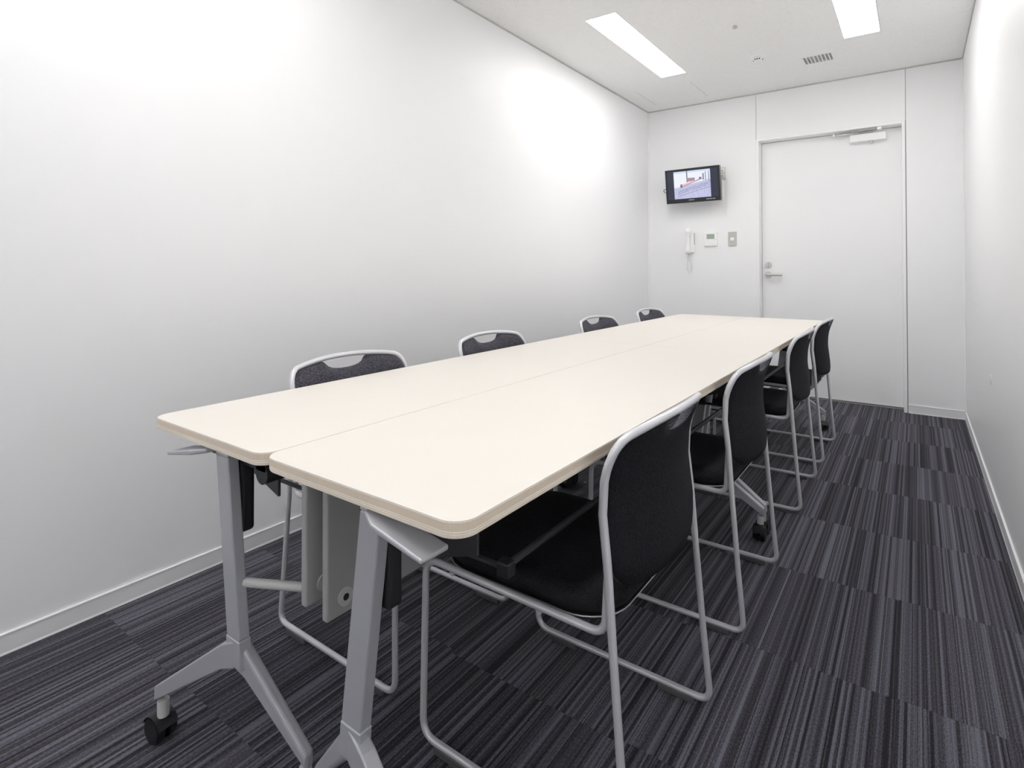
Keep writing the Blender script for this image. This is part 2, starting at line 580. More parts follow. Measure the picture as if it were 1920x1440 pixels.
# lever handle
hz = 1.012
bm = bmesh.new()
add_cyl(bm, (lx, yl - 0.010, hz), (lx, yl, hz), 0.027, 0.029, 24)
add_cyl(bm, (lx, yl - 0.05, hz), (lx, yl - 0.008, hz), 0.010, n=16)
hd = sub('handle', bm, M['steel'])
bm = bmesh.new()
add_box(bm, lx - 0.012, lx + 0.118, yl - 0.062, yl - 0.046, hz - 0.011, hz + 0.011)
bevel_all(bm, 0.006, 3)
obj('lever', bm, M['steel'], hd)
# door closer: body on the leaf, folding arm to a shoe on the head
bm = bmesh.new()
add_box(bm, -0.416, -0.178, yl - 0.052, yl, 2.054, 2.112)
bevel_all(bm, 0.004, 2)
clo = sub('door_closer', bm, M['white_plastic'])
bm = bmesh.new()
add_cyl(bm, (-0.272, yl - 0.028, 2.036), (-0.272, yl - 0.028, 2.056), 0.010, n=14)
add_cyl(bm, (-0.272, yl - 0.028, 2.108), (-0.272, yl - 0.028, 2.122), 0.009, n=14)
obj('spindle', bm, M['steel'], clo)
def flat_bar(name, p, q, w, t, m, parent):
    p, q = Vector(p), Vector(q)
    d = (q - p).normalized()
    s = Vector((-d.y, d.x, 0)).normalized() * (w / 2)
    k = Vector((0, 0, t / 2))
    bm = bmesh.new()
    add_hexa(bm, [p - s - k, p + s - k, p + s + k, p - s + k], [q - s - k, q + s - k, q + s + k, q - s + k])
    bevel_all(bm, t * 0.3, 1)
    return obj(name, bm, m, parent)
el = (-0.523, yl - 0.055, 2.122)
flat_bar('main_arm', (-0.262, yl - 0.028, 2.118), el, 0.018, 0.007, M['steel'], clo)
flat_bar('forearm', (el[0], el[1], 2.129), (-0.225, YB + 0.02, 2.130), 0.016, 0.006, M['steel'], clo)
bm = bmesh.new()
add_box(bm, -0.232, -0.205, YB + 0.005, YB + 0.035, 2.122, 2.142)
bevel_all(bm, 0.002, 1)
obj('shoe', bm, M['white_plastic'], clo)
bm = bmesh.new()
add_cyl(bm, (el[0], el[1], 2.114), (el[0], el[1], 2.136), 0.010, n=14)
obj('pivot', bm, M['white_plastic'], clo)

# ------------------------------------------------------------------ ceiling fittings
LL = ['recessed ceiling light nearest the back left corner', 'recessed ceiling light in front of the door closer',
      'recessed ceiling light over the near end of the left tables', 'recessed ceiling light overhead beside the right wall',
      'added unseen ceiling light behind the camera, left wall side', 'added unseen ceiling light behind the camera, right wall side']
for k, (x0, x1, y0, y1) in enumerate(LIGHTS):
    cx, cy = (x0 + x1) / 2, (y0 + y1) / 2
    t = tag(empty('ceiling_light', (cx, cy, CEIL)), LL[k], 'ceiling light', 'recessed fluorescent ceiling lights')
    hx, hy = (x1 - x0) / 2, (y1 - y0) / 2
    bm = bmesh.new()
    e = 0.0008
    add_box(bm, -hx + e, -hx + 0.006, -hy + e, hy - e, -0.001, 0.075)
    add_box(bm, hx - 0.006, hx - e, -hy + e, hy - e, -0.001, 0.075)
    add_box(bm, -hx + 0.006, hx - 0.006, -hy + e, -hy + 0.006, -0.001, 0.075)
    add_box(bm, -hx + 0.006, hx - 0.006, hy - 0.006, hy - e, -0.001, 0.075)
    add_box(bm, -hx + e, hx - e, -hy + e, hy - e, 0.075, 0.08)
    obj('housing', bm, M['housing'], t)
    bm = bmesh.new()
    add_box(bm, -hx + 0.007, hx - 0.007, -hy + 0.007, hy - 0.007, 0.010, 0.014)
    obj('diffuser', bm, M['lamp'], t)

# access hatch
t = tag(empty('access_hatch', ((HATCH[0] + HATCH[1]) / 2, (HATCH[2] + HATCH[3]) / 2, CEIL)), 'square access hatch in the ceiling by the back left corner', 'hatch')
hx, hy = (HATCH[1] - HATCH[0]) / 2, (HATCH[3] - HATCH[2]) / 2
bm = bmesh.new(); add_box(bm, -hx + 0.004, hx - 0.004, -hy + 0.0015, hy - 0.0015, 0.001, 0.02)
obj('hatch_panel', bm, M['ceiling'], t)
bm = bmesh.new(); add_box(bm, -hx + 0.0008, hx - 0.0008, -hy + 0.0008, hy - 0.0008, 0.021, 0.03)
obj('hatch_frame', bm, M['gap'], t)

# air vent
t = tag(empty('air_vent', ((VENT[0] + VENT[1]) / 2, (VENT[2] + VENT[3]) / 2, CEIL)), 'small grey slotted air vent in the ceiling', 'vent')
hx, hy = (VENT[1] - VENT[0]) / 2, (VENT[3] - VENT[2]) / 2
bm = bmesh.new(); add_box(bm, -hx + 0.001, hx - 0.001, -hy + 0.001, hy - 0.001, 0.010, 0.014)
obj('backing', bm, M['vent_dark'], t)
bm = bmesh.new()
for a in ((-hx - 0.006, -hx + 0.004, -hy - 0.006, hy + 0.006), (hx - 0.004, hx + 0.006, -hy - 0.006, hy + 0.006),
          (-hx + 0.004, hx - 0.004, -hy - 0.006, -hy + 0.004), (-hx + 0.004, hx - 0.004, hy - 0.004, hy + 0.006)):
    add_box(bm, *a, -0.003, -0.0003)
obj('vent_frame', bm, M['housing'], t)
for k in range(1, 8):
    x = -hx + 2 * hx * k / 8
    bm = bmesh.new(); add_box(bm, x - 0.0025, x + 0.0025, -hy + 0.004, hy - 0.004, -0.002, 0.008)
    obj('slat', bm, M['housing'], t)

# sprinkler head
t = tag(empty('sprinkler_head', (-0.886, 3.549, CEIL)), 'small silver sprinkler head on the ceiling between the lights', 'sprinkler')
bm = bmesh.new(); add_cyl(bm, (0, 0, -0.004), (0, 0, -0.0003), 0.026, 0.028, 24)
obj('escutcheon', bm, M['housing'], t)
bm = bmesh.new()
add_cyl(bm, (0, 0, -0.012), (0, 0, -0.004), 0.008, 0.010, 14)
for s in (-1, 1):
    add_tube(bm, fillet_path([(s * 0.009, 0, -0.005), (s * 0.012, 0, -0.012), (0, 0, -0.018)], 0.004, 4), 0.0018, 6)
add_cyl(bm, (0, 0, -0.020), (0, 0, -0.018), 0.014, n=18)
obj('nozzle', bm, M['steel'], t)

# ceiling detector
t = tag(empty('smoke_detector', (-0.889, 4.178, CEIL)), 'round white smoke detector on the ceiling left of the vent', 'detector')
bm = bmesh.new()
add_cyl(bm, (0, 0, -0.010), (0, 0, -0.0003), 0.050, 0.052, 32)
bevel_all(bm, 0.003, 2)
obj('base', bm, M['white_plastic'], t)
bm = bmesh.new()
add_cyl(bm, (0, 0, -0.034), (0, 0, -0.010), 0.024, 0.034, 28)
bevel_all(bm, 0.004, 2)
obj('sensor_dome', bm, M['white_plastic'], t)
for a in (-118, -90, -62, 62, 90, 118, 0, 180):
    c_, s_ = math.cos(math.radians(a)), math.sin(math.radians(a))
    bm = bmesh.new()
    add_cyl(bm, (c_ * 0.022, s_ * 0.022, -0.022), (c_ * 0.0315, s_ * 0.0315, -0.022), 0.0045, n=10)
    obj('opening', bm, M['hole'], t)

# ------------------------------------------------------------------ things on the back wall
# wall outlet behind the television
t = tag(empty('wall_outlet', (-1.368, YB, 1.897)), 'ivory wall outlet partly hidden behind the television', 'outlet')
bm = bmesh.new(); add_box(bm, -0.035, 0.024, -0.007, 0, -0.06, 0.06); bevel_all(bm, 0.003, 2)
obj('cover_plate', bm, M['ivory_plastic'], t)
for z in (0.028, -0.020):
    bm = bmesh.new(); add_box(bm, -0.024, 0.012, -0.012, -0.006, z - 0.016, z + 0.016); bevel_all(bm, 0.003, 2)
    s_ = obj('socket', bm, M['white_plastic'], t)
    bm = bmesh.new()
    add_cyl(bm, (-0.004, -0.0135, z), (-0.004, -0.0115, z), 0.005, n=10)
    obj('jack', bm, M['hole'], s_)

# television on a wall bracket
TVW, TVH = 0.474, 0.300
tv = tag(empty('television', (-1.588, YB - 0.145, 1.800)), 'black wall mounted television showing a railway yard picture', 'television')
tv.rotation_euler = (math.radians(7.5), math.radians(-0.6), math.radians(1.0))
bm = bmesh.new(); add_box(bm, -TVW / 2, TVW / 2, -0.018, 0.030, -TVH / 2, TVH / 2); bevel_all(bm, 0.004, 2)
obj('casing', bm, M['tv_body'], tv)
bm = bmesh.new(); add_box(bm, -0.16, 0.16, 0.030, 0.055, -0.10, 0.10); bevel_all(bm, 0.012, 2)
obj('rear_housing', bm, M['black'], tv)
SW, SH = 0.438, 0.246
bm = bmesh.new(); add_box(bm, -SW / 2, SW / 2, -0.0188, -0.0178, -SH / 2 + 0.008, SH / 2 + 0.008)
scr = obj('screen', bm, M['tv_glow'], tv)

def picture_mesh():
    """4:3 camera picture of a railway yard: pale sky, mast, long red freight car, ballast and rails"""
    NX, NZ = 96, 72
    pw, ph = 0.318, 0.240
    rng = random.Random(3)
    noise = [[rng.random() for _ in range(NX + 1)] for _ in range(NZ + 1)]
    bm = bmesh.new()
    lay = bm.loops.layers.float_color.new('Col')
    V = [[bm.verts.new((-pw / 2 + pw * i / NX, -0.0194, -ph / 2 + 0.008 + ph * j / NZ)) for i in range(NX + 1)] for j in range(NZ + 1)]
    def col(u, v, n):
        # u to the right, v downwards, both 0..1
        hor = 0.60 - 0.24 * u
        if v < hor:
            c = (0.93, 0.95, 0.99)
            if v < 0.07:
                c = (0.80, 0.86, 0.95)
        else:
            c = (0.76, 0.77, 0.92)
            k = 0.86 + 0.22 * n
            c = tuple(min(1, q * k) for q in c)
            for q, wd, dk in ((0.69, 0.012, 0.55), (0.75, 0.010, 0.6), (0.83, 0.012, 0.66), (0.64, 0.008, 0.62)):
                if abs(v + 0.30 * u - q - 0.10) < wd and n > 0.25 and u > 0.1:
                    c = tuple(x * dk for x in c)
        # mast and posts on the right
        if 0.355 < u < 0.385 and v < 0.42:
            c = (0.42, 0.42, 0.5)
        if (0.86 < u < 0.885 or 0.945 < u < 0.97) and 0.08 < v < 0.42:
            c = (0.42, 0.42, 0.55)
        if 0.79 < u < 0.835 and 0.14 < v < 0.38:
            c = (0.52, 0.50, 0.62)
        # red freight car, seen at an angle
        top, bot = 0.50 - 0.20 * (u - 0.18) / 0.6, 0.60 - 0.27 * (u - 0.18) / 0.6
        if 0.2 < u < 0.78 and top < v < bot:
            c = (0.92, 0.72, 0.75)
            if v > bot - 0.02:
                c = (0.45, 0.32, 0.42)
        if 0.18 < u < 0.225 and 0.47 < v < 0.60:
            c = (0.46, 0.34, 0.40)
        if 0.36 < u < 0.58 and 0.27 - 0.05 * (u - .36) < v < 0.40 - 0.12 * (u - 0.36):
            c = (0.62, 0.50, 0.56)
        if 0.70 < u < 0.76 and 0.27 < v < 0.34:
            c = (0.45, 0.38, 0.48)
        return c
    for j in range(NZ):
        for i in range(NX):
            f = bm.faces.new((V[j][i], V[j][i + 1], V[j + 1][i + 1], V[j + 1][i]))
            c = col((i + 0.5) / NX, 1 - (j + 0.5) / NZ, noise[j][i])
            for lp in f.loops:
                lp[lay] = (*c, 1)
    bmesh.ops.recalc_face_normals(bm, faces=bm.faces)
    me = bpy.data.meshes.new('picture')
    bm.to_mesh(me); bm.free()
    m = bpy.data.materials.new('lit_screen_picture')
    m.use_nodes = True
    nt = m.node_tree
    b = nt.nodes['Principled BSDF']
    at = nd(nt, 'ShaderNodeAttribute', -600, 0, attribute_name='Col')
    g = nd(nt, 'ShaderNodeGamma', -400, 0)
    g.inputs['Gamma'].default_value = 2.0
    nt.links.new(at.outputs['Color'], g.inputs['Color'])
    b.inputs['Base Color'].default_value = (0.02, 0.02, 0.02, 1)
    b.inputs['Roughness'].default_value = 0.15
    nt.links.new(g.outputs['Color'], b.inputs['Emission Color'])
    b.inputs['Emission Strength'].default_value = 0.95
    me.materials.append(m)
    return me
obj('picture', picture_mesh(), None, scr)
for (x0, x1, z0, z1) in ((-0.035, 0.012, -0.1295, -0.126), (0.118, 0.140, -0.1325, -0.128), (0.143, 0.165, -0.1315, -0.128), (0.169, 0.192, -0.1315, -0.128)):
    bm = bmesh.new()
    add_box(bm, x0, x1, -0.0186, -0.0178, z0, z1)
    obj('bezel_print', bm, M['mark'], tv)
bm = bmesh.new()
add_tube(bm, fillet_path([(-0.225, 0.03, -0.055), (-0.262, 0.034, -0.045), (-0.285, 0.05, -0.022), (-0.262, 0.06, -0.012), (-0.2, 0.05, -0.02)], 0.02, 5), 0.0028, 6)
obj('cable', bm, M['black'], tv)
bm = bmesh.new()
add_box(bm, -0.05, 0.05, 0.055, 0.068, -0.06, 0.06)
bevel_all(bm, 0.002, 1)
mt = obj('mount', bm, M['silver_light'], tv)
wbk = tag(empty('wall_bracket', (-1.50, YB, 1.80)), 'white wall bracket holding the television', 'bracket')
bm = bmesh.new(); add_box(bm, -0.05, 0.135, -0.02, 0, -0.135, 0.045); bevel_all(bm, 0.003, 2)
obj('wall_plate', bm, M['white_plastic'], wbk)
bm = bmesh.new(); add_box(bm, -0.10, -0.05, -0.075, -0.02, -0.03, 0.03); bevel_all(bm, 0.003, 2)
add_box(bm, -0.05, -0.02, -0.045, -0.02, -0.03, 0.03)
obj('arm', bm, M['white_plastic'], wbk)

# intercom handset
t = tag(empty('intercom_phone', (-1.655, YB, 1.315)), 'white wall intercom handset with a coiled cord', 'phone')
bm = bmesh.new(); add_box(bm, -0.012, 0.034, -0.024, 0, -0.105, 0.075); bevel_all(bm, 0.006, 3)
obj('cradle', bm, M['white_plastic'], t)
bm = bmesh.new(); add_box(bm, 0.0335, 0.0365, -0.018, -0.004, -0.035, 0.070)
obj('side_grille', bm, M['vent_dark'], t)
bm = bmesh.new()
prof = [(0.115, 0.020, 0.040), (0.108, 0.026, 0.052), (0.075, 0.027, 0.056), (0.055, 0.020, 0.044), (0.02, 0.018, 0.040),
        (-0.03, 0.018, 0.040), (-0.06, 0.020, 0.044), (-0.08, 0.027, 0.056), (-0.108, 0.026, 0.052), (-0.115, 0.020, 0.040)]
prev = None
for (z, w, d) in prof:
    ring = []
    for k in range(12):
        a = 2 * math.pi * k / 12
        ring.append(bm.verts.new((-0.008 + math.cos(a) * w, -0.024 - d / 2 + math.sin(a) * d / 2, z)))
    if prev:
        for k in range(12):
            bm.faces.new((prev[k], prev[(k + 1) % 12], ring[(k + 1) % 12], ring[k])).smooth = True
    else:
        bm.faces.new(ring)
    prev = ring
bm.faces.new(prev)
obj('handset', bm, M['white_plastic'], t)
path = []
ctrl = [Vector(p) for p in ((-0.010, -0.040, -0.112), (-0.004, -0.036, -0.16), (0.012, -0.028, -0.215), (0.008, -0.022, -0.262), (-0.012, -0.02, -0.278),
                            (-0.026, -0.02, -0.25), (-0.022, -0.02, -0.19), (-0.006, -0.014, -0.13), (0.004, -0.012, -0.103))]
def catmull(P, n):
    out = []
    for i in range(len(P) - 1):
        a, b, c, d = P[max(i - 1, 0)], P[i], P[i + 1], P[min(i + 2, len(P) - 1)]
        for k in range(n):
            q = k / n
            out.append(0.5 * ((2 * b) + (c - a) * q + (2 * a - 5 * b + 4 * c - d) * q * q + (3 * b - a - 3 * c + d) * q ** 3))
    out.append(P[-1])
    return out
base_path = catmull(ctrl, 48)
coil = []
for i, p in enumerate(base_path):
    d = (base_path[min(i + 1, len(base_path) - 1)] - base_path[max(i - 1, 0)]).normalized()
    a = d.cross(Vector((0, 1, 0))).normalized()
    b = d.cross(a)
    th = i * 2 * math.pi / 6
    coil.append(p + (a * math.cos(th) + b * math.sin(th)) * 0.0042)
bm = bmesh.new(); add_tube(bm, coil, 0.0017, 5)
obj('coiled_cord', bm, M['white_plastic'], t)

# thermostat
t = tag(empty('thermostat', (-1.4735, YB, 1.324)), 'white wall thermostat with a green grey display', 'thermostat')
bm = bmesh.new(); add_box(bm, -0.058, 0.058, -0.018, 0, -0.061, 0.061); bevel_all(bm, 0.005, 3)
obj('body', bm, M['white_plastic'], t)
bm = bmesh.new(); add_box(bm, -0.034, 0.034, -0.0188, -0.0175, 0.003, 0.047)
obj('display', bm, M['lcd'], t)
bm = bmesh.new(); add_box(bm, -0.050, 0.050, -0.0205, -0.0175, -0.054, -0.012); bevel_all(bm, 0.001, 1)
obj('cover_flap', bm, M['white_plastic'], t)
bm = bmesh.new(); add_cyl(bm, (0.042, -0.0195, -0.003), (0.042, -0.0175, -0.003), 0.004, n=10)
obj('indicator', bm, M['lcd'], t)

# light switch
t = tag(empty('light_switch', (-1.291, YB, 1.3225)), 'grey light switch plate with a small white button', 'switch')
bm = bmesh.new(); add_box(bm, -0.035, 0.035, -0.009, 0, -0.0615, 0.0615); bevel_all(bm, 0.003, 2)
obj('cover_plate', bm, M['switch_grey'], t)
bm = bmesh.new(); add_box(bm, -0.016, 0.016, -0.0135, -0.008, -0.014, 0.012); bevel_all(bm, 0.003, 2)
obj('button', bm, M['white_plastic'], t)

# blank cover on the right wall
t = tag(empty('blank_outlet', (XR, 3.421, 0.545)), 'small round blank outlet cover low on the right wall', 'outlet')
bm = bmesh.new(); add_cyl(bm, (0, 0, 0), (-0.003, 0, 0), 0.024, 0.021, 28)
obj('cover', bm, M['base'], t)

# ------------------------------------------------------------------ tables
TOP_Z, TOP_T = 0.72, 0.0245
TWR, TWL = 0.4867, 0.4732                         # depth of the tops, aisle side / wall side
TL = 1.8205                                        # length of one top

def rounded_rect(hx, hy, r, n=8, r2=None):
    pts = []
    q = r if r2 is None else r2                    # radius at the -Y end
    for cx, cy, a0, r in ((hx - r, hy - r, 0, r), (-hx + r, hy - r, 90, r), (-hx + q, -hy + q, 180, q), (hx - q, -hy + q, 270, q)):
        for k in range(n + 1):
            a = math.radians(a0 + 90 * k / n)
            pts.append((cx + r * math.cos(a), cy + r * math.sin(a)))
    return pts

def top_meshes(w, l):
    """laminate board and the ply layers of its edge, stacked as real layers"""
    z = TOP_Z
    layers = [(0.0020, 'laminate', -0.0006), (0.0122, 'ply_tan', 0.0), (0.0016, 'ply_pale', -0.0004), (0.0016, 'ply_tan', 0.0), (0.0016, 'ply_pale', -0.0004),
              (0.0016, 'ply_tan', 0.0), (0.0015, 'ply_pale', -0.0004), (0.0012, 'ply_tan', -0.0006), (0.0012, 'ply_pale', -0.0014)]
    mats = [M['laminate'], M['ply_tan'], M['ply_pale'], M['ply_dark']]
    ix = {'laminate': 0, 'ply_tan': 1, 'ply_pale': 2, 'ply_dark': 3}
    bm = bmesh.new()
    rings, mi = [], []
    zz = z
    for (t, mname, off) in layers:
        for q in (zz, zz - t):
            rings.append([bm.verts.new((x, y, q)) for x, y in rounded_rect(w / 2 + off, l / 2 + off, 0.036, 8, 0.003)])
        mi.append(ix[mname])
        zz -= t
    n = len(rings[0])
    for k in range(len(rings) - 1):
        m = mi[k // 2]
        for i in range(n):
            j = (i + 1) % n
            f = bm.faces.new((rings[k][i], rings[k][j], rings[k + 1][j], rings[k + 1][i]))
            f.material_index = m
            f.smooth = False
    bm.faces.new(rings[0]).material_index = 0
    bm.faces.new(rings[-1][::-1]).material_index = 2
    return mesh_from(bm, 'tabletop', mats)

# Local table axes: +X towards the sitter's side (u), Y along the table, origin on the floor under the top's centre.
def leg_parts(table, end, du, free):
    """one T-leg at the table end `end` (+1/-1 along Y); du shifts the underframe across the top"""
    left = abs(du) > 0.02
    v0 = end * (TL / 2 - 0.038)                    # centre line of the post
    s = end
    def P(u, v, z):                                # v is measured outward from the post towards the table end
        return (u + du, v0 + s * v, z)
    hu, hv = 0.0245, 0.012
    ut, ub, zt, zb = 0.030, -0.018, 0.674, 0.312
    bm = bmesh.new()
    def quad(u, z, a=hu, b=hv):
        return [P(u - a, -b, z), P(u + a, -b, z), P(u + a, b, z), P(u - a, b, z)]
    add_hexa(bm, quad(ub, zb), quad(ut, zt))
    bevel_all(bm, 0.003, 2)
    leg = obj('leg', bm, M['silver'], table)
    # foot: hub with two splayed arms
    bm = bmesh.new()
    hub = [P(ub - hu - 0.001, -hv - 0.001, zb), P(ub + hu + 0.001, -hv - 0.001, zb), P(ub + hu + 0.001, hv + 0.001, zb), P(ub - hu - 0.001, hv + 0.001, zb)]
    low = [P(ub - 0.006 - hu, -hv - 0.001, 0.256), P(ub + hu - 0.002, -hv - 0.001, 0.256), P(ub + hu - 0.002, hv + 0.001, 0.256), P(ub - 0.006 - hu, hv + 0.001, 0.256)]
    add_hexa(bm, low, hub)
    bevel_all(bm, 0.002, 1)
    foot = obj('foot', bm, M['silver'], leg)
    def arm(u1, v1, top0, bot0, sgn, rnd):
        ua = ub - sgn * 0.004
        w0, w1 = 0.0135, 0.0125
        # direction in plan
        d = Vector((u1 - ua, v1, 0)).normalized()
        nrm = Vector((-d.y, d.x, 0))
        def ring(u, v, zt_, zb_, w):
            c = Vector((u, v, 0))
            a, b = c - nrm * w, c + nrm * w
            return [P(a.x, a.y, zb_), P(b.x, b.y, zb_), P(b.x, b.y, zt_), P(a.x, a.y, zt_)]
        bmx = bmesh.new()
        st = [ring(ua, 0, top0, bot0, w0), ring(ua + (u1 - ua) * 0.16, v1 * 0.16, top0 - 0.020, bot0 - 0.016, w0), ring(u1, v1, 0.122, 0.090, w1)]
        va = [[bmx.verts.new(p) for p in r] for r in st]
        bmx.faces.new(va[0]); bmx.faces.new(va[-1][::-1])
        for A, B in zip(va, va[1:]):
            for i in range(4):
                j = (i + 1) % 4
                bmx.faces.new((A[j], A[i], B[i], B[j]))
        bevel_all(bmx, rnd, 3)
        for f in bmx.faces:
            f.smooth = False
        return obj('foot_arm', bmx, M['silver'], leg)
    vo = 0.040 if free else 0.020
    arm(0.250, vo, 0.308, 0.252, +1, 0.0035)
    arm(-0.190, -0.052, 0.314, 0.252, -1, 0.0075)
    inward = math.pi if s > 0 else 0.0
    outer = inward if not free else (-1.45 if left else inward + 0.35)
    caster(leg, P(0.236, vo - 0.003, 0), outer)
    caster(leg, P(-0.178, -0.049, 0), inward)
    # cap, flip lever and pivot bracket under the top
    bm = bmesh.new()
    add_hexa(bm, quad(ut, zt + 0.0005, hu + 0.0015, hv + 0.0015), quad(ut + 0.002, 0.694, hu - 0.004, hv - 0.001))
    bevel_all(bm, 0.003, 2)
    obj('cap', bm, M['silver_light'], leg)
    bm = bmesh.new()
    lv = 0.053 if free else 0.034
    a0 = [P(0.046, 0.014, 0.682), P(0.046, min(0.036, lv), 0.682), P(0.046, min(0.036, lv), 0.692), P(0.046, 0.014, 0.692)]
    a1 = [P(0.080, 0.000, 0.672), P(0.080, lv, 0.676), P(0.080, lv, 0.686), P(0.080, 0.000, 0.684)]
    a2 = [P(0.186, -0.004, 0.655), P(0.186, lv, 0.656), P(0.186, lv, 0.6635), P(0.186, -0.004, 0.6635)]
    add_hexa(bm, a0, a1)
    add_hexa(bm, a1, a2)
    bmesh.ops.remove_doubles(bm, verts=bm.verts, dist=1e-5)
    dup = [f for f in bm.faces if all(abs(v.co.x - (0.080 + du)) < 1e-4 for v in f.verts)]
    bmesh.ops.delete(bm, geom=dup, context='FACES')
    bevel_all(bm, 0.0028, 2)
    obj('flip_lever', bm, M['silver'], leg)
    bm = bmesh.new()
    y0, y1 = sorted((v0 - s * 0.014, v0 - s * 0.046))
    add_box(bm, 0.000 + du, 0.046 + du, y0, y1, 0.508, 0.690)
    bevel_all(bm, 0.008, 3)
    obj('locking_plate', bm, M['black'], leg)
    bm = bmesh.new()
    y0, y1 = sorted((v0 - s * 0.016, v0 - s * 0.075))
    add_box(bm, (-0.09 if left else -0.03) + du, 0.13 + du, y0, y1, 0.655, 0.6945)
    if left:
        add_cyl(bm, (-0.075 + du, y0, 0.650), (-0.075 + du, y1, 0.650), 0.022, n=18)
    obj('pivot_bracket', bm, M['black'], leg)
    # arm that carries the modesty panel
    if not left:
        return leg
    bm = bmesh.new()
    add_tube(bm, [P(ub - 0.006, -0.010, 0.418), P(-0.177, -0.090, 0.418)], 0.0095, 8)
    obj('panel_arm', bm, M['silver_light'], leg)
    return leg

caster_me = {}
def caster(parent, p, ang):
    if not caster_me:
        bm = bmesh.new()
        for sx in (-1, 1):
            add_cyl(bm, (sx * 0.006, 0, 0.0285), (sx * 0.022, 0, 0.0285), 0.0285, 0.0265, 24)
        add_cyl(bm, (-0.007, 0, 0.0285), (0.007, 0, 0.0285), 0.014, n=12)
        caster_me['w'] = mesh_from(bm, 'caster_wheel', M['tyre'])
        bm = bmesh.new()
        # hood over the wheels
        A, B = [], []
        for k in range(10):
            a = math.radians(15 + 150 * k / 9)
            A.append(bm.verts.new((-0.0225, math.cos(a) * 0.031, 0.0285 + math.sin(a) * 0.031)))
            B.append(bm.verts.new((0.0225, math.cos(a) * 0.031, 0.0285 + math.sin(a) * 0.031)))
        for k in range(9):
            bm.faces.new((A[k], A[k + 1], B[k + 1], B[k])).smooth = True
        caster_me['h'] = mesh_from(bm, 'caster_hood', M['black'])
        bm = bmesh.new()
        add_cyl(bm, (0, 0, 0.056), (0, 0, 0.091), 0.0125, n=16)
        caster_me['s'] = mesh_from(bm, 'caster_stem', M['silver_light'])
        # one caster = three materials joined into one mesh
        bm = bmesh.new()
        for k, key in enumerate(('w', 'h', 's')):
            n0 = len(bm.faces)
            tmp = bmesh.new(); tmp.from_mesh(caster_me[key])
            off = Vector((0, 0.010, 0)) if key != 's' else Vector((0, 0, 0))
            for v in tmp.verts:
                v.co += off
            me = bpy.data.meshes.new('tmp'); tmp.to_mesh(me); tmp.free()
            bm.from_mesh(me)
            bpy.data.meshes.remove(me)
            bm.faces.ensure_lookup_table()
            for f in bm.faces[n0:]:
                f.material_index = k
        me = bpy.data.meshes.new('caster')
        bm.to_mesh(me); bm.free()
        for m in ('tyre', 'black', 'silver_light'):
            me.materials.append(M[m])
        caster_me['all'] = me
    o = obj('caster', caster_me['all'], None, parent, p, ang)
    return o

def make_table(cx, cy, rotz, top_me, free_end, du, panel_u, panel_v, panel_z, label):
    t = tag(empty('flip_top_table', (cx, cy, 0), rotz), label, 'table', 'flip top tables pushed together')
    obj('tabletop', top_me, None, t, None, 0.0 if free_end > 0 else math.pi)
    for e in (1, -1):
        leg_parts(t, e, du, e == free_end)
    # long pivot beam under the top
    bm = bmesh.new()
    add_tube(bm, [(0.03 + du, -TL / 2 + 0.055, 0.672), (0.03 + du, TL / 2 - 0.055, 0.672)], 0.016, 12)
    obj('beam', bm, M['black_steel'], t)
    # book rack: end brackets and rods
    for e in (1, -1):
        y = e * (TL / 2 - 0.152)
        bm = bmesh.new()
        add_hexa(bm, [(0.02 + du, y - 0.003, 0.550), (0.02 + du, y + 0.003, 0.550), (0.02 + du, y + 0.003, 0.690), (0.02 + du, y - 0.003, 0.690)],
                 [(0.150 + du, y - 0.003, 0.590), (0.150 + du, y + 0.003, 0.590), (0.150 + du, y + 0.003, 0.690), (0.150 + du, y - 0.003, 0.690)])
        obj('rack_bracket', bm, M['black_steel'], t)
        bm = bmesh.new()
        yy = sorted((e * (TL / 2 - 0.225), e * (TL / 2 - 0.200)))
        add_box(bm, 0.150 + du, 0.176 + du, yy[0], yy[1], 0.535, 0.562)
        bevel_all(bm, 0.004, 2)
        obj('rod_cap', bm, M['black'], t)
        bm = bmesh.new()
        yc = e * (TL / 2 - 0.212)
        add_tube(bm, fillet_path([(0.162 + du, yc, 0.548), (0.02 + du, yc, 0.548), (-0.06 + du, yc, 0.60), (-0.06 + du, yc, 0.69)], 0.02, 4), 0.005, 8)
        obj('rack_arm', bm, M['black_steel'], t)
    for (u, z) in ((0.162, 0.550), (0.02, 0.548)):
        bm = bmesh.new()
        add_tube(bm, [(u + du, -TL / 2 + 0.215, z), (u + du, TL / 2 - 0.215, z)], 0.0065, 8)
        obj('rack_rod', bm, M['black_steel'], t)
    bm = bmesh.new()
    add_box(bm, 0.118 + du, 0.138 + du, -TL / 2 + 0.10, TL / 2 - 0.10, 0.672, 0.6945)
    obj('rail', bm, M['black_steel'], t)
    # modesty panel hanging at the back
    bm = bmesh.new()
    add_box(bm, panel_u - 0.0085, panel_u + 0.0085, -TL / 2 + panel_v, TL / 2 - panel_v, panel_z, 0.6935)
    bevel_all(bm, 0.004, 3)
    mp = obj('modesty_panel', bm, M['modesty'], t)
    for e in (1, -1):
        yg, zg = e * (TL / 2 - panel_v - 0.042), panel_z + 0.034
        bm = bmesh.new()
        add_cyl(bm, (panel_u - 0.0115, yg, zg), (panel_u + 0.0115, yg, zg), 0.0175, n=22)
        g = obj('grommet', bm, M['silver_light'], mp)
        bm = bmesh.new()
        add_cyl(bm, (panel_u - 0.0125, yg, zg), (panel_u + 0.0125, yg, zg), 0.0068, n=14)
        obj('grommet_hole', bm, M['hole'], mp)
    return t

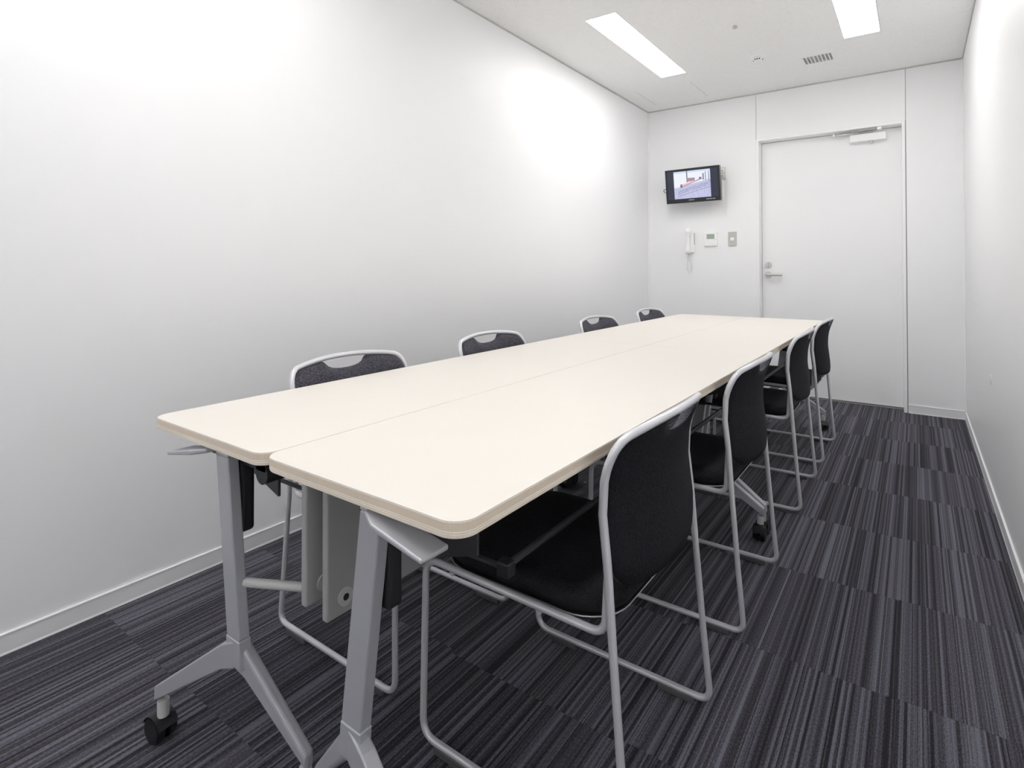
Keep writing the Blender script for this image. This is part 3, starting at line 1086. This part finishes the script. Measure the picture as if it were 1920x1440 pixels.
top_r, top_l = top_meshes(TWR - 0.0008, TL - 0.0006), top_meshes(TWL - 0.0008, TL - 0.0006)
Y0 = 0.5665
cR, cLx = -0.4973 - TWR / 2, -1.4574 + TWL / 2
yA, yB_ = Y0 + TL / 2, Y0 + TL * 1.5
for (yy, fe, wr, wl) in ((yA, -1, 'pale maple flip top table nearest the camera on the chair aisle side', 'pale maple flip top table at the near end beside the left wall'),
                         (yB_, 1, 'pale maple flip top table nearest the door on the aisle side', 'pale maple flip top table at the far end beside the left wall')):
    make_table(cR, yy, 0.0, top_r, fe, -(cR + 0.741), -0.931 - cR, 0.099, 0.382, wr)
    make_table(cLx, yy + 0.0008, math.pi, top_l, -fe, -(-1.153 - cLx), -(-0.968 - cLx), 0.077, 0.409, wl)

# ------------------------------------------------------------------ chairs
R_T = 0.0078
HW = 0.236                       # half width at the runners (tube centre)
HT = 0.225                       # half width of the back loop
def prof_s(z):
    """forward position of the back upright at height z (runner's rear end = 0)"""
    pts = [(0.0, 0.0), (0.2, 0.017), (0.41, 0.034), (0.53, 0.043), (0.62, 0.053), (0.68, 0.050), (0.72, 0.041), (0.765, 0.020), (0.80, 0.004)]
    for (a, sa), (b, sb) in zip(pts, pts[1:]):
        if z <= b:
            q = (z - a) / (b - a)
            return sa + (sb - sa) * q
    return pts[-1][1]
S0 = 0.245                       # origin sits at mid-runner
SF = 0.497                       # front of the runner
def hw(z):
    return HW + (HT - HW) * min(1, max(0, z / 0.76))
Z_JOIN = 0.415

def chair_meshes():
    me = {}
    zr = 0.012 + R_T             # runner height above the floor (glides below)
    for sd in (-1, 1):
        # sled leg: rear leg -> runner -> front leg -> seat rail -> stub beside the upright
        stub_x = HW - 0.015
        path = fillet_path([
            (sd * hw(Z_JOIN), prof_s(Z_JOIN) - S0, Z_JOIN),
            (sd * hw(0.2), prof_s(0.2) - S0, 0.2),
            ((sd * HW, 0.0 - S0, zr), 0.032),
            ((sd * HW, SF - S0, zr), 0.040),
            ((sd * (HW - 0.004), SF - 0.006 - S0, 0.415), 0.040),
            ((sd * stub_x, 0.052 - S0, 0.402), 0.030),
            (sd * (hw(0.5) - 0.012), prof_s(0.53) + 0.004 - S0, 0.530)], 0.2, 8)
        bm = bmesh.new()
        add_tube(bm, path, R_T, 10)
        me['leg%d' % sd] = mesh_from(bm, 'sled_leg', M['chair_tube'])
    # back loop
    def top_pt(a):               # a in -1..1 along the top bar
        x = a * HT
        z = 0.757 + 0.022 * (1 - abs(a) ** 2.2)
        s = prof_s(0.76) - 0.038 * (1 - a * a)
        return Vector((x, s - S0, z))
    side = [(prof_s(z) - S0, z) for z in (Z_JOIN, 0.47, 0.53, 0.58, 0.62, 0.65, 0.68, 0.70)]
    Lp = [Vector((-hw(z), s, z)) for s, z in side]
    Rp = [Vector((hw(z), s, z)) for s, z in side][::-1]
    topc = [top_pt(-0.86 + 1.72 * k / 14) for k in range(15)]
    def corner(a, c, b):
        return [a * (1 - q) ** 2 + c * 2 * q * (1 - q) + b * q * q for q in (k / 7 for k in range(1, 7))]
    cl = Vector((-HT - 0.002, prof_s(0.745) - S0, 0.752))
    cr_ = Vector((HT + 0.002, prof_s(0.745) - S0, 0.752))
    path = Lp + corner(Lp[-1], cl, topc[0]) + topc + corner(topc[-1], cr_, Rp[0]) + Rp
    bm = bmesh.new()
    add_tube(bm, path, R_T + 0.0004, 10)
    me['back_frame'] = mesh_from(bm, 'back_frame', M['chair_tube'])
    # backrest: curved padded panel between the uprights, hand hole under the top bar
    NA, NB = 36, 16
    def ztop(a):
        # follows the bar, minus rounded corners, minus the hand hole
        z = top_pt(a).z - 0.006
        e = max(0.0, abs(a) - 0.80) / 0.20
        z -= 0.050 * (1 - math.sqrt(max(0.0, 1 - e * e)))
        c = abs(a) / 0.37
        if c < 1:
            z -= 0.034 * math.sqrt(max(0.0, 1 - c ** 2.4)) + 0.001
        return z
    def zbot(a):
        e = max(0.0, abs(a) - 0.60) / 0.40
        return 0.470 + 0.062 * (1 - math.sqrt(max(0.0, 1 - min(1, e) ** 2))) + 0.006 * a * a
    bm = bmesh.new()
    F, B = [], []
    for i in range(NA + 1):
        a = -1 + 2 * i / NA
        a = math.copysign(abs(a) ** 0.92, a)
        zb_, zt_ = zbot(a), ztop(a)
        fr, bk = [], []
        for j in range(NB + 1):
            z = zb_ + (zt_ - zb_) * j / NB
            x = a * (hw(z) - 0.003)
            bul = 0.038 * (1 - a * a)
            s = prof_s(z) - bul
            edge = min(1.0, min(j, NB - j) / 2.0) ** 0.5 * min(1.0, (1 - abs(a)) / 0.10) ** 0.5
            th_f = 0.005 + 0.016 * edge
            th_b = 0.002 + 0.004 * edge
            fr.append(bm.verts.new((x, s + th_f - S0, z)))
            bk.append(bm.verts.new((x, s - th_b - S0, z)))
        F.append(fr); B.append(bk)
    for i in range(NA):
        for j in range(NB):
            bm.faces.new((F[i][j], F[i + 1][j], F[i + 1][j + 1], F[i][j + 1])).smooth = True
            fb = bm.faces.new((B[i][j], B[i][j + 1], B[i + 1][j + 1], B[i + 1][j]))
            fb.smooth = True
            fb.material_index = 1
        bm.faces.new((F[i][0], B[i][0], B[i + 1][0], F[i + 1][0])).smooth = True
        bm.faces.new((F[i][NB], F[i + 1][NB], B[i + 1][NB], B[i][NB])).smooth = True
    for i in (0, NA):
        for j in range(NB):
            bm.faces.new((F[i][j], F[i][j + 1], B[i][j + 1], B[i][j])).smooth = True
    me['backrest'] = mesh_from(bm, 'backrest', [M['mesh_fabric'], M['back_cloth']])
    # seat cushion: rounded plan, domed top, waterfall front
    def seat_ring(inset, z, dip):
        pts = []
        hx = 0.208 - inset
        y0, y1 = 0.052 + inset, 0.492 - inset
        for (x, y) in rounded_rect(hx, (y1 - y0) / 2, 0.095 - inset * 0.5, 8):
            yy = y + (y0 + y1) / 2
            q = max(0.0, (yy - 0.36) / 0.13)
            pts.append((x, yy - S0, z - dip * q * q + 0.010 * (x / 0.2) ** 2 * (1 if dip else 0)))
        return pts
    rings = [(0.012, 0.404, 0.0), (0.002, 0.408, 0.004), (0.0, 0.418, 0.006), (0.003, 0.430, 0.008), (0.014, 0.438, 0.010), (0.05, 0.4415, 0.010), (0.11, 0.440, 0.008), (0.17, 0.438, 0.006)]
    bm = bmesh.new()
    rv = [[bm.verts.new(p) for p in seat_ring(*r)] for r in rings]
    n = len(rv[0])
    for A, C in zip(rv, rv[1:]):
        for k in range(n):
            bm.faces.new((A[k], A[(k + 1) % n], C[(k + 1) % n], C[k])).smooth = True
    bm.faces.new(rv[-1]); bm.faces.new(rv[0][::-1])
    me['seat'] = mesh_from(bm, 'seat', M['seat_fabric'])
    # seat pan and thin bright rim
    bm = bmesh.new()
    rr = [(0.060, 0.382), (0.016, 0.388), (0.004, 0.398), (0.004, 0.404)]
    rv = [[bm.verts.new((p[0], p[1], z)) for p in seat_ring(i, z, 0)] for i, z in rr]
    for A, C in zip(rv, rv[1:]):
        for k in range(n):
            bm.faces.new((A[k], A[(k + 1) % n], C[(k + 1) % n], C[k])).smooth = True
    bm.faces.new(rv[0][::-1]); bm.faces.new(rv[-1])
    me['seat_pan'] = mesh_from(bm, 'seat_pan', M['shell'])
    bm = bmesh.new()
    pr = [Vector(p) for p in seat_ring(0.0015, 0.4035, 0)]
    pr.append(pr[0])
    add_tube(bm, pr, 0.0018, 5, caps=False)
    me['seat_rim'] = mesh_from(bm, 'seat_rim', M['rim'])
    bm = bmesh.new()
    add_tube(bm, [(-HW + 0.012, SF - 0.075 - S0, 0.396), (HW - 0.012, SF - 0.075 - S0, 0.396)], 0.0065, 8)
    me['cross_bar'] = mesh_from(bm, 'cross_bar', M['chair_tube'])
    bm = bmesh.new()
    add_tube(bm, [(-HW + 0.022, 0.20 - S0, 0.388), (HW - 0.022, 0.20 - S0, 0.388)], 0.0065, 8)
    me['cross_bar2'] = mesh_from(bm, 'cross_bar', M['chair_tube'])
    bm = bmesh.new()
    add_box(bm, -0.0085, 0.0085, -0.045, 0.045, 0.0, 0.016)
    bevel_all(bm, 0.003, 2)
    me['glide'] = mesh_from(bm, 'glide', M['glide'])
    return me

CM = chair_meshes()
def make_chair():
    c = empty('stacking_chair')
    for k in (-1, 1):
        obj('sled_leg', CM['leg%d' % k], None, c)
    obj('back_frame', CM['back_frame'], None, c)
    obj('backrest', CM['backrest'], None, c)
    s = obj('seat', CM['seat'], None, c)
    pn = obj('seat_pan', CM['seat_pan'], None, s)
    obj('seat_rim', CM['seat_rim'], None, s)
    obj('cross_bar', CM['cross_bar'], None, c)
    obj('cross_bar', CM['cross_bar2'], None, c)
    for x in (-HW, HW):
        for y in (0.085, SF - 0.085):
            obj('glide', CM['glide'], None, c, (x, y - S0, 0))
    return c

XRC, XLC = -0.409 - S0, -1.540 + S0
CHAIRS = [
    (XRC, 1.143, 90.0, 'charcoal mesh chair with silver sled frame closest to the camera, aisle side'),
    (XRC + 0.002, 1.930, 90.0, 'charcoal mesh chair on the aisle side, second from the camera'),
    (XRC - 0.002, 2.922, 90.5, 'charcoal mesh chair on the aisle side, third from the camera'),
    (XRC, 3.662, 89.5, 'charcoal mesh chair on the aisle side, nearest the door'),
    (XLC, 1.185, -90.0, 'charcoal mesh chair along the left wall, nearest the camera'),
    (XLC - 0.003, 1.945, -90.0, 'charcoal mesh chair along the left wall, second from the camera'),
    (XLC - 0.003, 2.965, -90.0, 'charcoal mesh chair along the left wall, third from the camera'),
    (XLC, 3.745, -90.0, 'charcoal mesh chair along the left wall, nearest the television wall'),
]
proto = make_chair()
for i, (x, y, a, lab) in enumerate(CHAIRS):
    c = proto if i == 0 else copy_tree(proto)
    c.location = (x, y, 0)
    c.rotation_euler = (0, 0, math.radians(a))
    tag(c, lab, 'chair', 'charcoal stacking chairs around the tables')
